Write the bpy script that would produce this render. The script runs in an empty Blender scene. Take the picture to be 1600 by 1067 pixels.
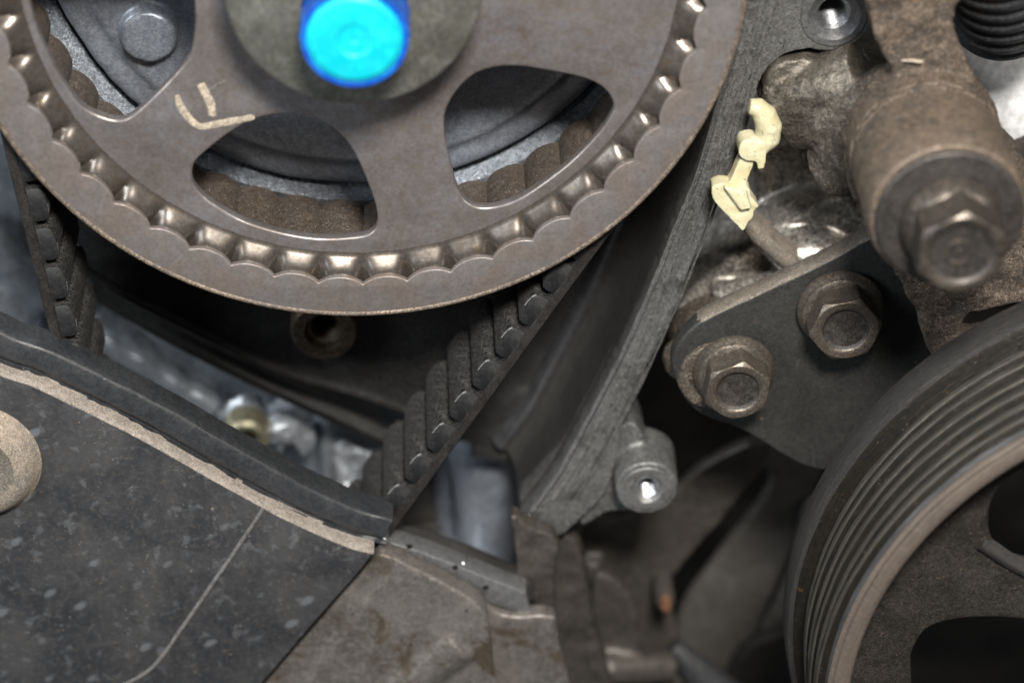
import bpy, bmesh, math, random
from mathutils import Vector, Matrix, noise
R = math.radians
random.seed(7)
S = 0.001                                   # all dimensions below are written in millimetres
scene = bpy.context.scene
COL = scene.collection

# ---------------------------------------------------------------- camera
F_PX, TILT, PAN = 4500.0, R(32), R(-2)      # focal length in px of a 1600 px wide frame, look-down angle, pan
DIST = F_PX / 8.7                           # mm from the camera to the engine face
cT, sT, cP, sP = math.cos(TILT), math.sin(TILT), math.cos(PAN), math.sin(PAN)
def rotp(v): return Vector((cP*v[0]-sP*v[1], sP*v[0]+cP*v[1], v[2]))
CAM = rotp((0, -DIST*cT, DIST*sT))
cam = bpy.data.cameras.new('camera'); cam_o = bpy.data.objects.new('camera', cam); COL.objects.link(cam_o)
cam.sensor_width = 36; cam.lens = F_PX/1600*36
cam.clip_start = .01; cam.clip_end = 10
cam_o.location = CAM*S
cam_o.rotation_euler = (R(90)-TILT, 0, PAN)
cam.dof.use_dof = True; cam.dof.focus_distance = 0.516; cam.dof.aperture_fstop = 9.0
cam.dof.aperture_blades = 7
scene.camera = cam_o

# ---------------------------------------------------------------- light
w = bpy.data.worlds.new('World'); scene.world = w; w.use_nodes = True
bg = w.node_tree.nodes['Background']; bg.inputs[0].default_value = (.90, .95, 1, 1); bg.inputs[1].default_value = .065
def area(name, loc, target, size, sizey, power, col):
    l = bpy.data.lights.new(name, 'AREA'); l.shape = 'RECTANGLE'; l.size = size; l.size_y = sizey; l.energy = power; l.color = col
    o = bpy.data.objects.new(name, l); COL.objects.link(o); o.location = loc
    o.rotation_euler = (Vector(target)-Vector(loc)).to_track_quat('-Z', 'Y').to_euler()
    return o
area('key_lamp', (.05, -.50, .53), (.0, 0, 0), .13, .10, 9.4, (1, .96, .90))
area('side_fill', (-.52, -.42, .34), (0, 0, .0), .25, .25, 2.6, (.86, .93, 1))  # unseen fill, added to lift the left side and the case interior
area('right_lamp', (.62, -.20, .42), (0.05, 0, .0), .2, .2, 1.2, (1, .92, .82))
area('bay_fill', (-.24, .066, .17), (-.05, .055, -.0), .10, .04, .55, (.92, .96, 1))  # unseen fill, added to brighten the castings behind the sprocket
scene.view_settings.view_transform = 'Standard'; scene.view_settings.look = 'None'
scene.view_settings.exposure = 0.0

# ---------------------------------------------------------------- geometry helpers
def P3(px, py, y):
    """point of the photograph (1600x1067) at the real depth y (mm behind the sprocket face)"""
    u = (px-800)/F_PX; v = -(py-533.5)/F_PX
    d = rotp((u, cT+v*sT, -sT+v*cT)); t = (y-CAM.y)/d.y
    return CAM + d*t
def P(px, py, y):
    q = P3(px, py, y); return (q.x, q.z)
def PL(pts, y): return [P(p[0], p[1], y)+tuple(p[2:]) for p in pts]
def smooth_path(pts, n=6, closed=True):
    """Catmull-Rom; a third entry on a point makes it a corner"""
    out = []; m = len(pts)
    rng = range(m) if closed else range(m-1)
    def T(i):
        if len(pts[i % m]) > 2 or (not closed and i in (0, m-1)): return (0, 0)
        a, b = pts[(i-1) % m], pts[(i+1) % m]
        return ((b[0]-a[0])*.5, (b[1]-a[1])*.5)
    for i in rng:
        a, b = pts[i], pts[(i+1) % m]; ta, tb = T(i), T((i+1) % m)
        for k in range(n):
            t = k/n; h1 = 2*t**3-3*t*t+1; h2 = t**3-2*t*t+t; h3 = -2*t**3+3*t*t; h4 = t**3-t*t
            out.append((h1*a[0]+h2*ta[0]+h3*b[0]+h4*tb[0], h1*a[1]+h2*ta[1]+h3*b[1]+h4*tb[1]))
    if not closed: out.append(pts[-1][:2])
    return out
def rough_path(pts, amp, sc=1.3, seed=0.):
    o = []
    for x, z in pts:
        v = noise.noise_vector(Vector((x*sc, z*sc, seed)))
        o.append((x+v.x*amp, z+v.y*amp))
    return o
def root_world(o):
    v = Vector((0, 0, 0))
    while o: v = v + o.location; o = o.parent
    return v
def link_mesh(name, me, mats, parent=None, sharp=35, offset=True):
    o = bpy.data.objects.new(name, me); COL.objects.link(o)
    if parent:
        o.parent = parent
        if offset: me.transform(Matrix.Translation(-root_world(parent)))
    if mats is not None:
        if not isinstance(mats, (list, tuple)): mats = [mats]
        me.materials.clear()
        for m in mats: me.materials.append(m)
    for p in me.polygons: p.use_smooth = True
    me.set_sharp_from_angle(angle=R(sharp))
    return o
def mesh(name, vs, fs, mats, parent=None, sharp=35, mi=None):
    me = bpy.data.meshes.new(name); me.from_pydata([(v[0]*S, v[1]*S, v[2]*S) for v in vs], [], fs)
    me.update()
    bm = bmesh.new(); bm.from_mesh(me); bmesh.ops.recalc_face_normals(bm, faces=bm.faces[:]); bm.to_mesh(me); bm.free()
    o = link_mesh(name, me, mats, parent, sharp)
    if mi:
        for p, k in zip(me.polygons, mi): p.material_index = k
    return o
def tag(o, label=None, cat=None, group=None, kind=None):
    if label: o['label'] = label
    if cat: o['category'] = cat
    if group: o['group'] = group
    if kind: o['kind'] = kind
    return o
def thing(name, loc, label, cat, group=None):
    o = bpy.data.objects.new(name, None); COL.objects.link(o); o.location = Vector(loc)*S; o.empty_display_size = .003
    return tag(o, label, cat, group)
def copy_tree(o, parent=None):
    c = o.copy(); COL.objects.link(c); c.parent = parent
    for ch in [q for q in bpy.data.objects if q.parent == o]: copy_tree(ch, c)
    return c
def eval_to_mesh(tmp):
    dg = bpy.context.evaluated_depsgraph_get(); dg.update()
    me = bpy.data.meshes.new_from_object(tmp.evaluated_get(dg)); return me
def plate_mesh(outer, holes, y0, y1, bev=.3, res=2):
    """flat plate between depths y0 (front) and y1, outlines in (X, Z) mm"""
    cu = bpy.data.curves.new('t', 'CURVE'); cu.dimensions = '2D'; cu.fill_mode = 'BOTH'
    for pl in [outer]+list(holes):
        sp = cu.splines.new('POLY'); sp.points.add(len(pl)-1); sp.use_cyclic_u = True
        for i, p in enumerate(pl): sp.points[i].co = (p[0], p[1], 0, 1)
    cu.extrude = max((y1-y0)/2-bev, .001); cu.bevel_depth = bev; cu.bevel_resolution = res; cu.offset = -bev
    t = bpy.data.objects.new('t', cu); COL.objects.link(t)
    me = eval_to_mesh(t); bpy.data.objects.remove(t); bpy.data.curves.remove(cu)
    me.transform(Matrix(((1, 0, 0, 0), (0, 0, -1, (y0+y1)/2), (0, 1, 0, 0), (0, 0, 0, 1))))
    return me
def plate(name, outer, holes, y0, y1, mat, parent=None, bev=.3, res=2, sharp=40):
    me = plate_mesh(outer, holes, y0, y1, bev, res); me.transform(Matrix.Scale(S, 4))
    bm = bmesh.new(); bm.from_mesh(me); bmesh.ops.remove_doubles(bm, verts=bm.verts[:], dist=1e-6)
    bmesh.ops.recalc_face_normals(bm, faces=bm.faces[:]); bm.to_mesh(me); bm.free()
    return link_mesh(name, me, mat, parent, sharp)
def lathe(name, prof, cx, cz, mat, parent=None, n=96, sharp=30, rf=None, closed=False, mi=None):
    """profile [(radius, y)] turned round an axis along Y at (cx, cz)"""
    vs, fs, ml = [], [], []
    for i, (r, y) in enumerate(prof):
        for k in range(n):
            a = 2*math.pi*k/n; rr = rf(r, a, i) if rf else r
            vs.append((cx+rr*math.cos(a), y, cz+rr*math.sin(a)))
    m = len(prof)
    for i in range(m if closed else m-1):
        for k in range(n):
            k2 = (k+1) % n; j = (i+1) % m
            fs.append((i*n+k, i*n+k2, j*n+k2, j*n+k)); ml.append(mi[i] if mi else 0)
    return mesh(name, vs, fs, mat, parent, sharp, ml if mi else None)
def sweep(name, path, section, mat, parent=None, sharp=40, wob=0):
    """path [(X,Z)], section [(offset to the left of the path direction, y)]"""
    vs, fs = [], []; m = len(section)
    for i, p in enumerate(path):
        a = path[max(i-1, 0)]; b = path[min(i+1, len(path)-1)]
        d = Vector((b[0]-a[0], b[1]-a[1])).normalized(); nrm = (-d.y, d.x)
        for j, (o, y) in enumerate(section):
            q = wob*noise.noise(Vector((p[0]*.35, p[1]*.35, j*.7))) if wob else 0
            vs.append((p[0]+nrm[0]*(o+q), y+q*.6, p[1]+nrm[1]*(o+q)))
    for i in range(len(path)-1):
        for j in range(m-1): fs.append((i*m+j, (i+1)*m+j, (i+1)*m+j+1, i*m+j+1))
    return mesh(name, vs, fs, mat, parent, sharp)
def tube_mesh(pts, rad, n=12):
    vs, fs = [], []; pts = [Vector(p) for p in pts]
    if not hasattr(rad, '__len__'): rad = [rad]*len(pts)
    d = (pts[1]-pts[0]).normalized(); u = d.orthogonal().normalized()
    for i, p in enumerate(pts):
        d = (pts[min(i+1, len(pts)-1)]-pts[max(i-1, 0)]).normalized()
        u = (u-d*u.dot(d)).normalized(); v = d.cross(u)
        for k in range(n):
            a = 2*math.pi*k/n; vs.append(p+(u*math.cos(a)+v*math.sin(a))*rad[i])
    for i in range(len(pts)-1):
        for k in range(n): fs.append((i*n+k, i*n+(k+1) % n, (i+1)*n+(k+1) % n, (i+1)*n+k))
    fs.append(tuple(range(n))[::-1]); fs.append(tuple((len(pts)-1)*n+k for k in range(n)))
    return vs, fs
# castings: several solids fused with a voxel remesh, smoothed so that their meetings get fillets
def prism(outline, y0, y1):
    n = len(outline); vs = [(x, y0, z) for x, z in outline]+[(x, y1, z) for x, z in outline]
    return vs, [tuple(range(n)), tuple(range(2*n-1, n-1, -1))]+[(i, (i+1) % n, n+(i+1) % n, n+i) for i in range(n)]
def cyl(cx, cz, r, y0, y1, r1=None, n=48):
    r1 = r if r1 is None else r1
    vs = [(cx+r*math.cos(2*math.pi*k/n), y0, cz+r*math.sin(2*math.pi*k/n)) for k in range(n)]
    vs += [(cx+r1*math.cos(2*math.pi*k/n), y1, cz+r1*math.sin(2*math.pi*k/n)) for k in range(n)]
    return vs, [tuple(range(n)), tuple(range(2*n-1, n-1, -1))]+[(i, (i+1) % n, n+(i+1) % n, n+i) for i in range(n)]
def ball(c, r, sc=(1, 1, 1)):
    bm = bmesh.new(); bmesh.ops.create_icosphere(bm, subdivisions=3, radius=r)
    vs = [(v.co.x*sc[0]+c[0], v.co.y*sc[1]+c[1], v.co.z*sc[2]+c[2]) for v in bm.verts]; fs = [tuple(v.index for v in f.verts) for f in bm.faces]
    bm.free(); return vs, fs
def rod(a, b, r, r2=None): return tube_mesh([a, b], [r, r if r2 is None else r2], 20)
def cast(name, solids, voxel, mat, parent=None, smooth=4, amp=0., fine=0., sc=.25, holes=()):
    def build(sol, nm):
        vs, fs = [], []
        for a, b in sol:
            k = len(vs); vs += [tuple(v) for v in a]; fs += [tuple(i+k for i in f) for f in b]
        me = bpy.data.meshes.new(nm); me.from_pydata(vs, [], fs); me.update()
        bm = bmesh.new(); bm.from_mesh(me); bmesh.ops.recalc_face_normals(bm, faces=bm.faces[:]); bm.to_mesh(me); bm.free()
        return me
    t = bpy.data.objects.new('t', build(solids, 't')); COL.objects.link(t)
    m = t.modifiers.new('r', 'REMESH'); m.mode = 'VOXEL'; m.voxel_size = voxel; m.adaptivity = 0
    cut = None
    if holes:
        cut = bpy.data.objects.new('c', build(holes, 'c')); COL.objects.link(cut)
        b = t.modifiers.new('b', 'BOOLEAN'); b.operation = 'DIFFERENCE'; b.object = cut; b.solver = 'FAST'
        m2 = t.modifiers.new('r2', 'REMESH'); m2.mode = 'VOXEL'; m2.voxel_size = voxel
    s = t.modifiers.new('s', 'SMOOTH'); s.iterations = smooth; s.factor = .5
    me = eval_to_mesh(t)
    bpy.data.objects.remove(t)
    if cut: bpy.data.objects.remove(cut)
    if amp or fine:
        seed = Vector((len(name)*3.1, 0, 0))
        nv = [v.normal.copy() for v in me.vertices]
        for v, n in zip(me.vertices, nv):
            q = v.co*sc+seed
            h = amp*noise.noise(q)+amp*.45*noise.noise(q*2.7)
            if fine: h += fine*noise.noise(v.co*1.6)+fine*.6*noise.noise(v.co*3.3)
            v.co += n*h
    me.transform(Matrix.Scale(S, 4))
    return link_mesh(name, me, mat, parent, 70)

# ---------------------------------------------------------------- materials (noise scales are per mm)
class N:
    def __init__(s, name):
        s.m = bpy.data.materials.new(name); s.m.use_nodes = True; s.t = s.m.node_tree; s.n = s.t.nodes; s.b = s.n['Principled BSDF']
        tc = s.n.new('ShaderNodeTexCoord'); mp = s.n.new('ShaderNodeMapping'); mp.inputs['Scale'].default_value = (1/S, 1/S, 1/S)
        s.l(tc.outputs['Object'], mp.inputs['Vector']); s.v = mp.outputs[0]
    def l(s, a, b): s.t.links.new(a, b)
    def noise(s, scale, detail=4, rough=.6, dist=0, vec=None, out='Fac'):
        n = s.n.new('ShaderNodeTexNoise'); n.inputs['Scale'].default_value = scale; n.inputs['Detail'].default_value = detail
        n.inputs['Roughness'].default_value = rough; n.inputs['Distortion'].default_value = dist
        s.l(vec or s.v, n.inputs['Vector']); return n.outputs[out]
    def stretch(s, scale, rot=(0, 0, 0)):
        mp = s.n.new('ShaderNodeMapping'); mp.inputs['Rotation'].default_value = rot
        mp2 = s.n.new('ShaderNodeMapping'); mp2.inputs['Scale'].default_value = scale
        s.l(s.v, mp.inputs['Vector']); s.l(mp.outputs[0], mp2.inputs['Vector']); return mp2.outputs[0]
    def ramp(s, f, a, b, ca=0., cb=1.):
        r = s.n.new('ShaderNodeMapRange'); r.interpolation_type = 'SMOOTHSTEP'
        for i, v in zip((1, 2, 3, 4), (a, b, ca, cb)): r.inputs[i].default_value = v
        s.l(f, r.inputs[0]); return r.outputs[0]
    def mix(s, f, a, b):
        m = s.n.new('ShaderNodeMix'); m.data_type = 'RGBA'
        if isinstance(f, (int, float)): m.inputs[0].default_value = f
        else: s.l(f, m.inputs[0])
        for sock, c in ((m.inputs[6], a), (m.inputs[7], b)):
            if isinstance(c, tuple): sock.default_value = c+(1,)
            else: s.l(c, sock)
        return m.outputs[2]
    def math(s, op, a, b=None):
        m = s.n.new('ShaderNodeMath'); m.operation = op
        for i, c in enumerate((a, b)):
            if c is None: continue
            if isinstance(c, (int, float)): m.inputs[i].default_value = c
            else: s.l(c, m.inputs[i])
        return m.outputs[0]
    def voro(s, scale, vec=None, feature='F1', out='Distance', rand=1):
        n = s.n.new('ShaderNodeTexVoronoi'); n.feature = feature; n.inputs['Scale'].default_value = scale; n.inputs['Randomness'].default_value = rand
        s.l(vec or s.v, n.inputs['Vector']); return n.outputs[out]
    def bump(s, h, dist, strength=1., chain=None):
        b = s.n.new('ShaderNodeBump'); b.inputs['Distance'].default_value = dist*S; b.inputs['Strength'].default_value = strength
        s.l(h, b.inputs['Height'])
        if chain: s.l(chain, b.inputs['Normal'])
        return b.outputs[0]
    def out(s, col, rough, metal=0., nrm=None, spec=.5):
        for k, v in (('Base Color', col), ('Roughness', rough), ('Metallic', metal), ('Specular IOR Level', spec)):
            if isinstance(v, tuple): s.b.inputs[k].default_value = v+(1,)
            elif isinstance(v, (int, float)): s.b.inputs[k].default_value = v
            else: s.l(v, s.b.inputs[k])
        if nrm: s.l(nrm, s.b.inputs['Normal'])
        return s.m
def grime(name, c1, c2, c3, metal=.6, rough=(.35, .6), big=.12, fine=1.2, bump=.06, speck=None, speck_c=(.5, .42, .33), speck_sc=1.3, pits=0., patch=.5, patch_c=None, fbump=None, micro=.5, wave=0):
    """worn, dirty surface: two tones in clouds, fine grain, specks of dust, optional pits and larger stains"""
    s = N(name)
    f1 = s.ramp(s.noise(big, 6, .65, .4), .35, .68)
    f2 = s.ramp(s.noise(fine, 5, .7), .35, .7)
    col = s.mix(f1, c1, c2); col = s.mix(s.math('MULTIPLY', f2, .55), col, c3)
    mc = s.ramp(s.noise(fine*2.3, 3, .6), .36, .64, 1-micro*.75, 1+micro*.45)
    mc = s.math('MULTIPLY', mc, s.ramp(s.noise(fine*.55, 4, .7, 1), .32, .66, 1-micro*.5, 1+micro*.35))
    vm = s.n.new('ShaderNodeVectorMath'); vm.operation = 'SCALE'; s.l(col, vm.inputs[0]); s.l(mc, vm.inputs['Scale']); col = vm.outputs[0]
    if patch_c:
        fp = s.ramp(s.noise(big*1.9, 5, .7, .8), patch, patch+.13); col = s.mix(fp, col, patch_c)
    if speck:
        v = s.voro(speck_sc); f3 = s.math('MULTIPLY', s.ramp(v, .10, .26, 1, 0), s.ramp(s.noise(speck_sc*.35, 3), .62-speck, .72-speck))
        col = s.mix(f3, col, speck_c)
    if pits:
        vp = s.ramp(s.voro(.9), .04, .13, 1, 0); vp = s.math('MULTIPLY', vp, s.ramp(s.noise(.3, 2), .5, .6)); col = s.mix(vp, col, (.01, .01, .01))
    rg = s.ramp(s.math('ADD', s.math('MULTIPLY', f1, .5), s.math('MULTIPLY', f2, .5)), 0, 1, rough[0], rough[1])
    nr = s.bump(s.noise(.055, 2, .5), wave, 1) if wave else None
    nr = s.bump(s.noise(fine*.45, 5, .65), (fbump or bump)*2.2, .6, nr)
    nr = s.bump(s.noise(fine*2.2, 6, .75), bump, .8, nr)
    if speck: nr = s.bump(f3, .05, .7, nr)
    if pits: nr = s.bump(vp, -.12, 1, nr)
    return s.out(col, rg, metal, nr)

M = {}
M['web'] = grime('sprocket_steel', (.31, .275, .258), (.33, .32, .34), (.21, .165, .13), .62, (.28, .42), .06, .6, .012, patch=.60, patch_c=(.25, .19, .15), micro=.13, wave=2.2)
# the guide plate: the same steel, with rust creeping in from its rim
s = N('guide_plate_steel')
sx = s.n.new('ShaderNodeSeparateXYZ'); s.l(s.v, sx.inputs[0])
rad = s.math('SQRT', s.math('ADD', s.math('MULTIPLY', sx.outputs[0], sx.outputs[0]), s.math('MULTIPLY', sx.outputs[2], sx.outputs[2])))
edge = s.ramp(s.math('ADD', rad, s.math('MULTIPLY', s.noise(.25, 6, .7), 3.4)), 67.3, 68.6)
col = s.mix(s.ramp(s.noise(.10, 5, .6, .5), .35, .66), (.275, .232, .208), (.27, .255, .255))
col = s.mix(s.math('MULTIPLY', s.ramp(s.noise(1.4, 5, .7), .4, .7), .4), col, (.13, .095, .07))
col = s.mix(edge, col, (.17, .085, .04))
spot = s.ramp(s.noise(.22, 3, .5), .66, .72); col = s.mix(s.math('MULTIPLY', spot, edge), col, (.45, .16, .03))
M['plate'] = s.out(col, s.ramp(s.noise(.5, 5), .3, .7, .40, .58), s.math('SUBTRACT', .55, s.math('MULTIPLY', edge, .4)), s.bump(s.noise(2.2, 6, .75), .02, .8))
M['barrel'] = grime('rolled_tooth_steel', (.22, .192, .17), (.19, .168, .148), (.12, .095, .078), .75, (.24, .38), .12, .6, .015, patch=.56, patch_c=(.18, .135, .095), micro=.2)
M['sinter'] = grime('sandy_inner_steel', (.115, .088, .068), (.085, .07, .056), (.16, .125, .10), .2, (.45, .7), .2, 1.6, .12, speck=.14, speck_c=(.55, .5, .45), speck_sc=2.0, micro=.6)
M['washer'] = grime('washer_steel', (.27, .27, .24), (.38, .38, .35), (.16, .15, .10), .65, (.32, .50), .16, .7, .04, micro=.3)
s = N('blue_paint'); col = s.mix(s.ramp(s.noise(.35, 5, .6, 1), .42, .72), (.0, .50, .60), (.01, .70, .74))
M['cyan'] = s.out(col, s.ramp(s.noise(.6, 5), .3, .7, .42, .6), 0, s.bump(s.noise(.5, 4), .12, .6))
s = N('deep_blue_paint'); M['blue'] = s.out(s.mix(s.ramp(s.noise(.3, 4), .4, .6), (.004, .07, .45), (.01, .14, .55)), .4, 0)
M['paint'] = grime('marker_paint', (.50, .42, .32), (.36, .31, .25), (.58, .49, .37), 0, (.6, .8), .5, 2.0, .05, patch=.58, patch_c=(.24, .2, .17), micro=.6)
# belt rubber and fabric
M['rubber'] = grime('belt_rubber', (.016, .017, .018), (.026, .026, .027), (.012, .012, .012), 0, (.5, .7), .3, 1.5, .03, speck=.0, speck_c=(.2, .18, .15), speck_sc=1.2)
s = N('belt_fabric')
wv = s.stretch((3.4, .95, 3.4), (R(35), 0, R(-38))); tw = s.ramp(s.noise(1.0, 3, .6, .35, wv), .40, .60)
w2 = s.stretch((1.1, 3.2, 1.1), (R(35), 0, R(-38))); tw = s.math('MULTIPLY', tw, s.ramp(s.noise(1.0, 2, .5, .2, w2), .34, .58, .25, 1))
M['fabric'] = s.out(s.mix(tw, (.006, .006, .006), (.095, .089, .083)), .62, 0, s.bump(tw, .14, 1))
M['fray_glint'] = grime('frayed_edge_glint', (.03, .03, .03), (.45, .45, .46), (.7, .7, .7), 0, (.3, .5), 1.8, 3.0, .1)  # pale loose threads, with the glint of the upper tooth edges painted in
M['belt_edge'] = grime('belt_edge_rubber', (.014, .014, .014), (.022, .021, .020), (.045, .035, .030), 0, (.45, .65), .25, 1.5, .03)
# castings
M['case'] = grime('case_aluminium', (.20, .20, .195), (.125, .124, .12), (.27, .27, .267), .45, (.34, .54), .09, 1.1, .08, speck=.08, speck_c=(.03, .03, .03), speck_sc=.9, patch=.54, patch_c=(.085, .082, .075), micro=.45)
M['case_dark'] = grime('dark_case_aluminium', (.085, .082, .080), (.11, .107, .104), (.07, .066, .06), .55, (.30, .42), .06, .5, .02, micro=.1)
M['gasket'] = grime('gasket_edge', (.05, .05, .055), (.11, .11, .105), (.20, .19, .17), .1, (.55, .8), .3, 1.5, .16, speck=.08, speck_c=(.3, .26, .2))
M['bright'] = grime('bright_aluminium', (.42, .45, .49), (.30, .33, .37), (.52, .55, .58), .7, (.30, .42), .09, .6, .02, micro=.15)
M['cap'] = grime('bearing_cap_aluminium', (.28, .31, .36), (.20, .22, .26), (.36, .39, .44), .5, (.34, .5), .12, .9, .04, speck=.04, speck_c=(.06, .07, .08), micro=.25)
M['roughcast'] = grime('rough_cast_aluminium', (.42, .46, .52), (.26, .29, .33), (.60, .64, .70), .6, (.22, .38), .3, 1.2, .40)
M['rear'] = grime('rear_cover_black', (.020, .019, .018), (.030, .029, .028), (.015, .014, .013), .1, (.45, .6), .1, .7, .03)
M['rear_boss'] = grime('tarnished_boss', (.075, .055, .038), (.05, .042, .032), (.11, .08, .05), .6, (.4, .55), .2, .9, .03)
M['thread'] = grime('cut_thread', (.56, .57, .59), (.40, .41, .43), (.65, .65, .67), .9, (.28, .40), .4, 1.5, .02)
M['dirty'] = grime('oily_casting', (.15, .122, .095), (.095, .08, .066), (.20, .165, .13), .35, (.42, .62), .09, 1.3, .07, speck=.05, speck_c=(.36, .29, .22), speck_sc=1.1, patch=.55, patch_c=(.07, .062, .055), micro=.85)
M['arm'] = grime('grimy_cast_iron', (.125, .096, .074), (.052, .044, .038), (.27, .205, .15), .15, (.5, .8), .16, 1.9, .26, speck=.16, speck_c=(.42, .30, .21), speck_sc=1.5, pits=1, patch=.6, patch_c=(.06, .058, .058), micro=.85)
M['boss'] = grime('turned_boss_steel', (.20, .155, .118), (.125, .103, .086), (.29, .225, .17), .3, (.38, .62), .13, 1.6, .11, speck=.10, speck_c=(.36, .27, .19), speck_sc=1.3, pits=1, patch=.55, patch_c=(.095, .085, .078), micro=.75)
M['ground'] = grime('ground_face_steel', (.060, .058, .058), (.085, .078, .072), (.12, .10, .085), .55, (.42, .6), .2, 1.4, .03)
M['steel'] = grime('dark_bolt_steel', (.105, .095, .088), (.14, .12, .10), (.20, .165, .13), .7, (.32, .48), .25, 1.1, .03)
M['brass'] = grime('yellow_passivated_steel', (.165, .142, .118), (.105, .094, .082), (.25, .20, .15), .6, (.28, .46), .22, 1.3, .05, speck=.05, speck_c=(.30, .25, .20), micro=.4)
M['recess'] = grime('bolt_recess', (.055, .052, .05), (.075, .07, .064), (.12, .10, .085), .5, (.45, .6), .3, 1.2, .05)
M['bracket'] = grime('painted_bracket', (.033, .036, .037), (.046, .048, .047), (.075, .064, .054), .25, (.42, .58), .08, 1.2, .03, speck=.02, speck_c=(.22, .16, .11), speck_sc=.7, micro=.3)
M['dust'] = grime('dusty_edge', (.20, .17, .14), (.13, .115, .10), (.28, .24, .19), .05, (.6, .85), .2, 1.8, .08)
M['block'] = grime('greasy_aluminium', (.60, .575, .53), (.28, .25, .21), (.66, .63, .58), .6, (.26, .40), .06, .8, .05, pits=1, patch=.6, patch_c=(.11, .09, .07), micro=.85)
M['lump'] = grime('greasy_iron', (.17, .15, .125), (.075, .066, .056), (.26, .23, .19), .5, (.26, .5), .12, 1.5, .13, speck=.10, speck_c=(.34, .27, .2), speck_sc=1.3, pits=1, micro=.55)
M['crease'] = grime('grey_crease', (.15, .148, .145), (.10, .10, .10), (.21, .20, .19), 0, (.6, .8), .2, 1.8, .06)
M['lip'] = grime('grey_dust', (.34, .30, .265), (.22, .195, .17), (.42, .36, .30), 0, (.8, .95), .13, 2.0, .12, speck=.08, speck_c=(.10, .09, .08), speck_sc=.8, patch=.60, patch_c=(.16, .14, .125))
M['seal'] = grime('rubber_seal', (.022, .024, .027), (.034, .036, .040), (.045, .046, .048), 0, (.30, .48), .10, .9, .035, speck=-.01, speck_c=(.14, .14, .14), speck_sc=1.0, patch=.68, patch_c=(.09, .088, .085), micro=.22)
# the plastic cover: dark, with dried droplets and dust
s = N('dirty_black_plastic')
st = s.stretch((.42, .42, .75), (0, R(35), 0))
dv = s.voro(.30, st); keep = s.ramp(s.voro(.30, st, out='Color'), .40, .56)
wob = s.noise(.8, 3)
drop = s.math('MULTIPLY', s.ramp(s.math('ADD', dv, s.math('MULTIPLY', wob, .16)), .20, .33, 1, 0), keep)
dv2 = s.ramp(s.voro(.62), .10, .22, 1, 0); keep2 = s.ramp(s.noise(.10, 3), .54, .62)
smu = s.ramp(s.noise(.34, 3, .55, .4), .56, .70); drop = s.math('MAXIMUM', s.math('MULTIPLY', drop, .7), s.math('MULTIPLY', dv2, s.math('MULTIPLY', keep2, .6))); drop = s.math('MAXIMUM', drop, s.math('MULTIPLY', smu, .38))
col = s.mix(s.ramp(s.noise(.07, 6, .65, .5), .35, .7), (.024, .026, .030), (.056, .056, .058))
col = s.mix(s.math('MULTIPLY', s.ramp(s.noise(.9, 6, .75), .46, .72), .55), col, (.105, .093, .080))
col = s.mix(s.math('MULTIPLY', drop, .8), col, (.17, .18, .195))
gr = s.math('MULTIPLY', s.ramp(s.voro(1.7), .10, .24, 1, 0), s.ramp(s.noise(.16, 5, .75), .52, .66)); col = s.mix(gr, col, (.27, .22, .175))
nr = s.bump(s.noise(1.6, 6, .75), .07, .8); nr = s.bump(gr, .1, .8, nr)
M['cover'] = s.out(col, s.ramp(s.noise(.4, 5), .3, .7, .46, .68), 0, nr)
M['tan'] = grime('tan_dust', (.33, .27, .21), (.20, .185, .165), (.42, .34, .26), 0, (.75, .95), .10, 1.9, .10, speck=.05, speck_c=(.12, .10, .08), patch=.55, patch_c=(.17, .165, .15))
M['casting'] = grime('oil_stained_casting', (.215, .198, .180), (.105, .094, .082), (.27, .255, .24), .4, (.32, .52), .055, .8, .05, speck=.01, speck_c=(.03, .025, .02), speck_sc=.6, patch=.54, patch_c=(.095, .074, .05), micro=.22)
M['oil'] = grime('oily_dirt', (.11, .092, .072), (.075, .066, .056), (.17, .135, .09), .1, (.45, .7), .2, 1.5, .12)
M['pweb'] = grime('pulley_web_dirt', (.020, .018, .016), (.030, .026, .023), (.045, .037, .030), .1, (.55, .8), .15, 1.5, .08, speck=.06, speck_c=(.20, .14, .09), speck_sc=1.4, micro=.7)
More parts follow.
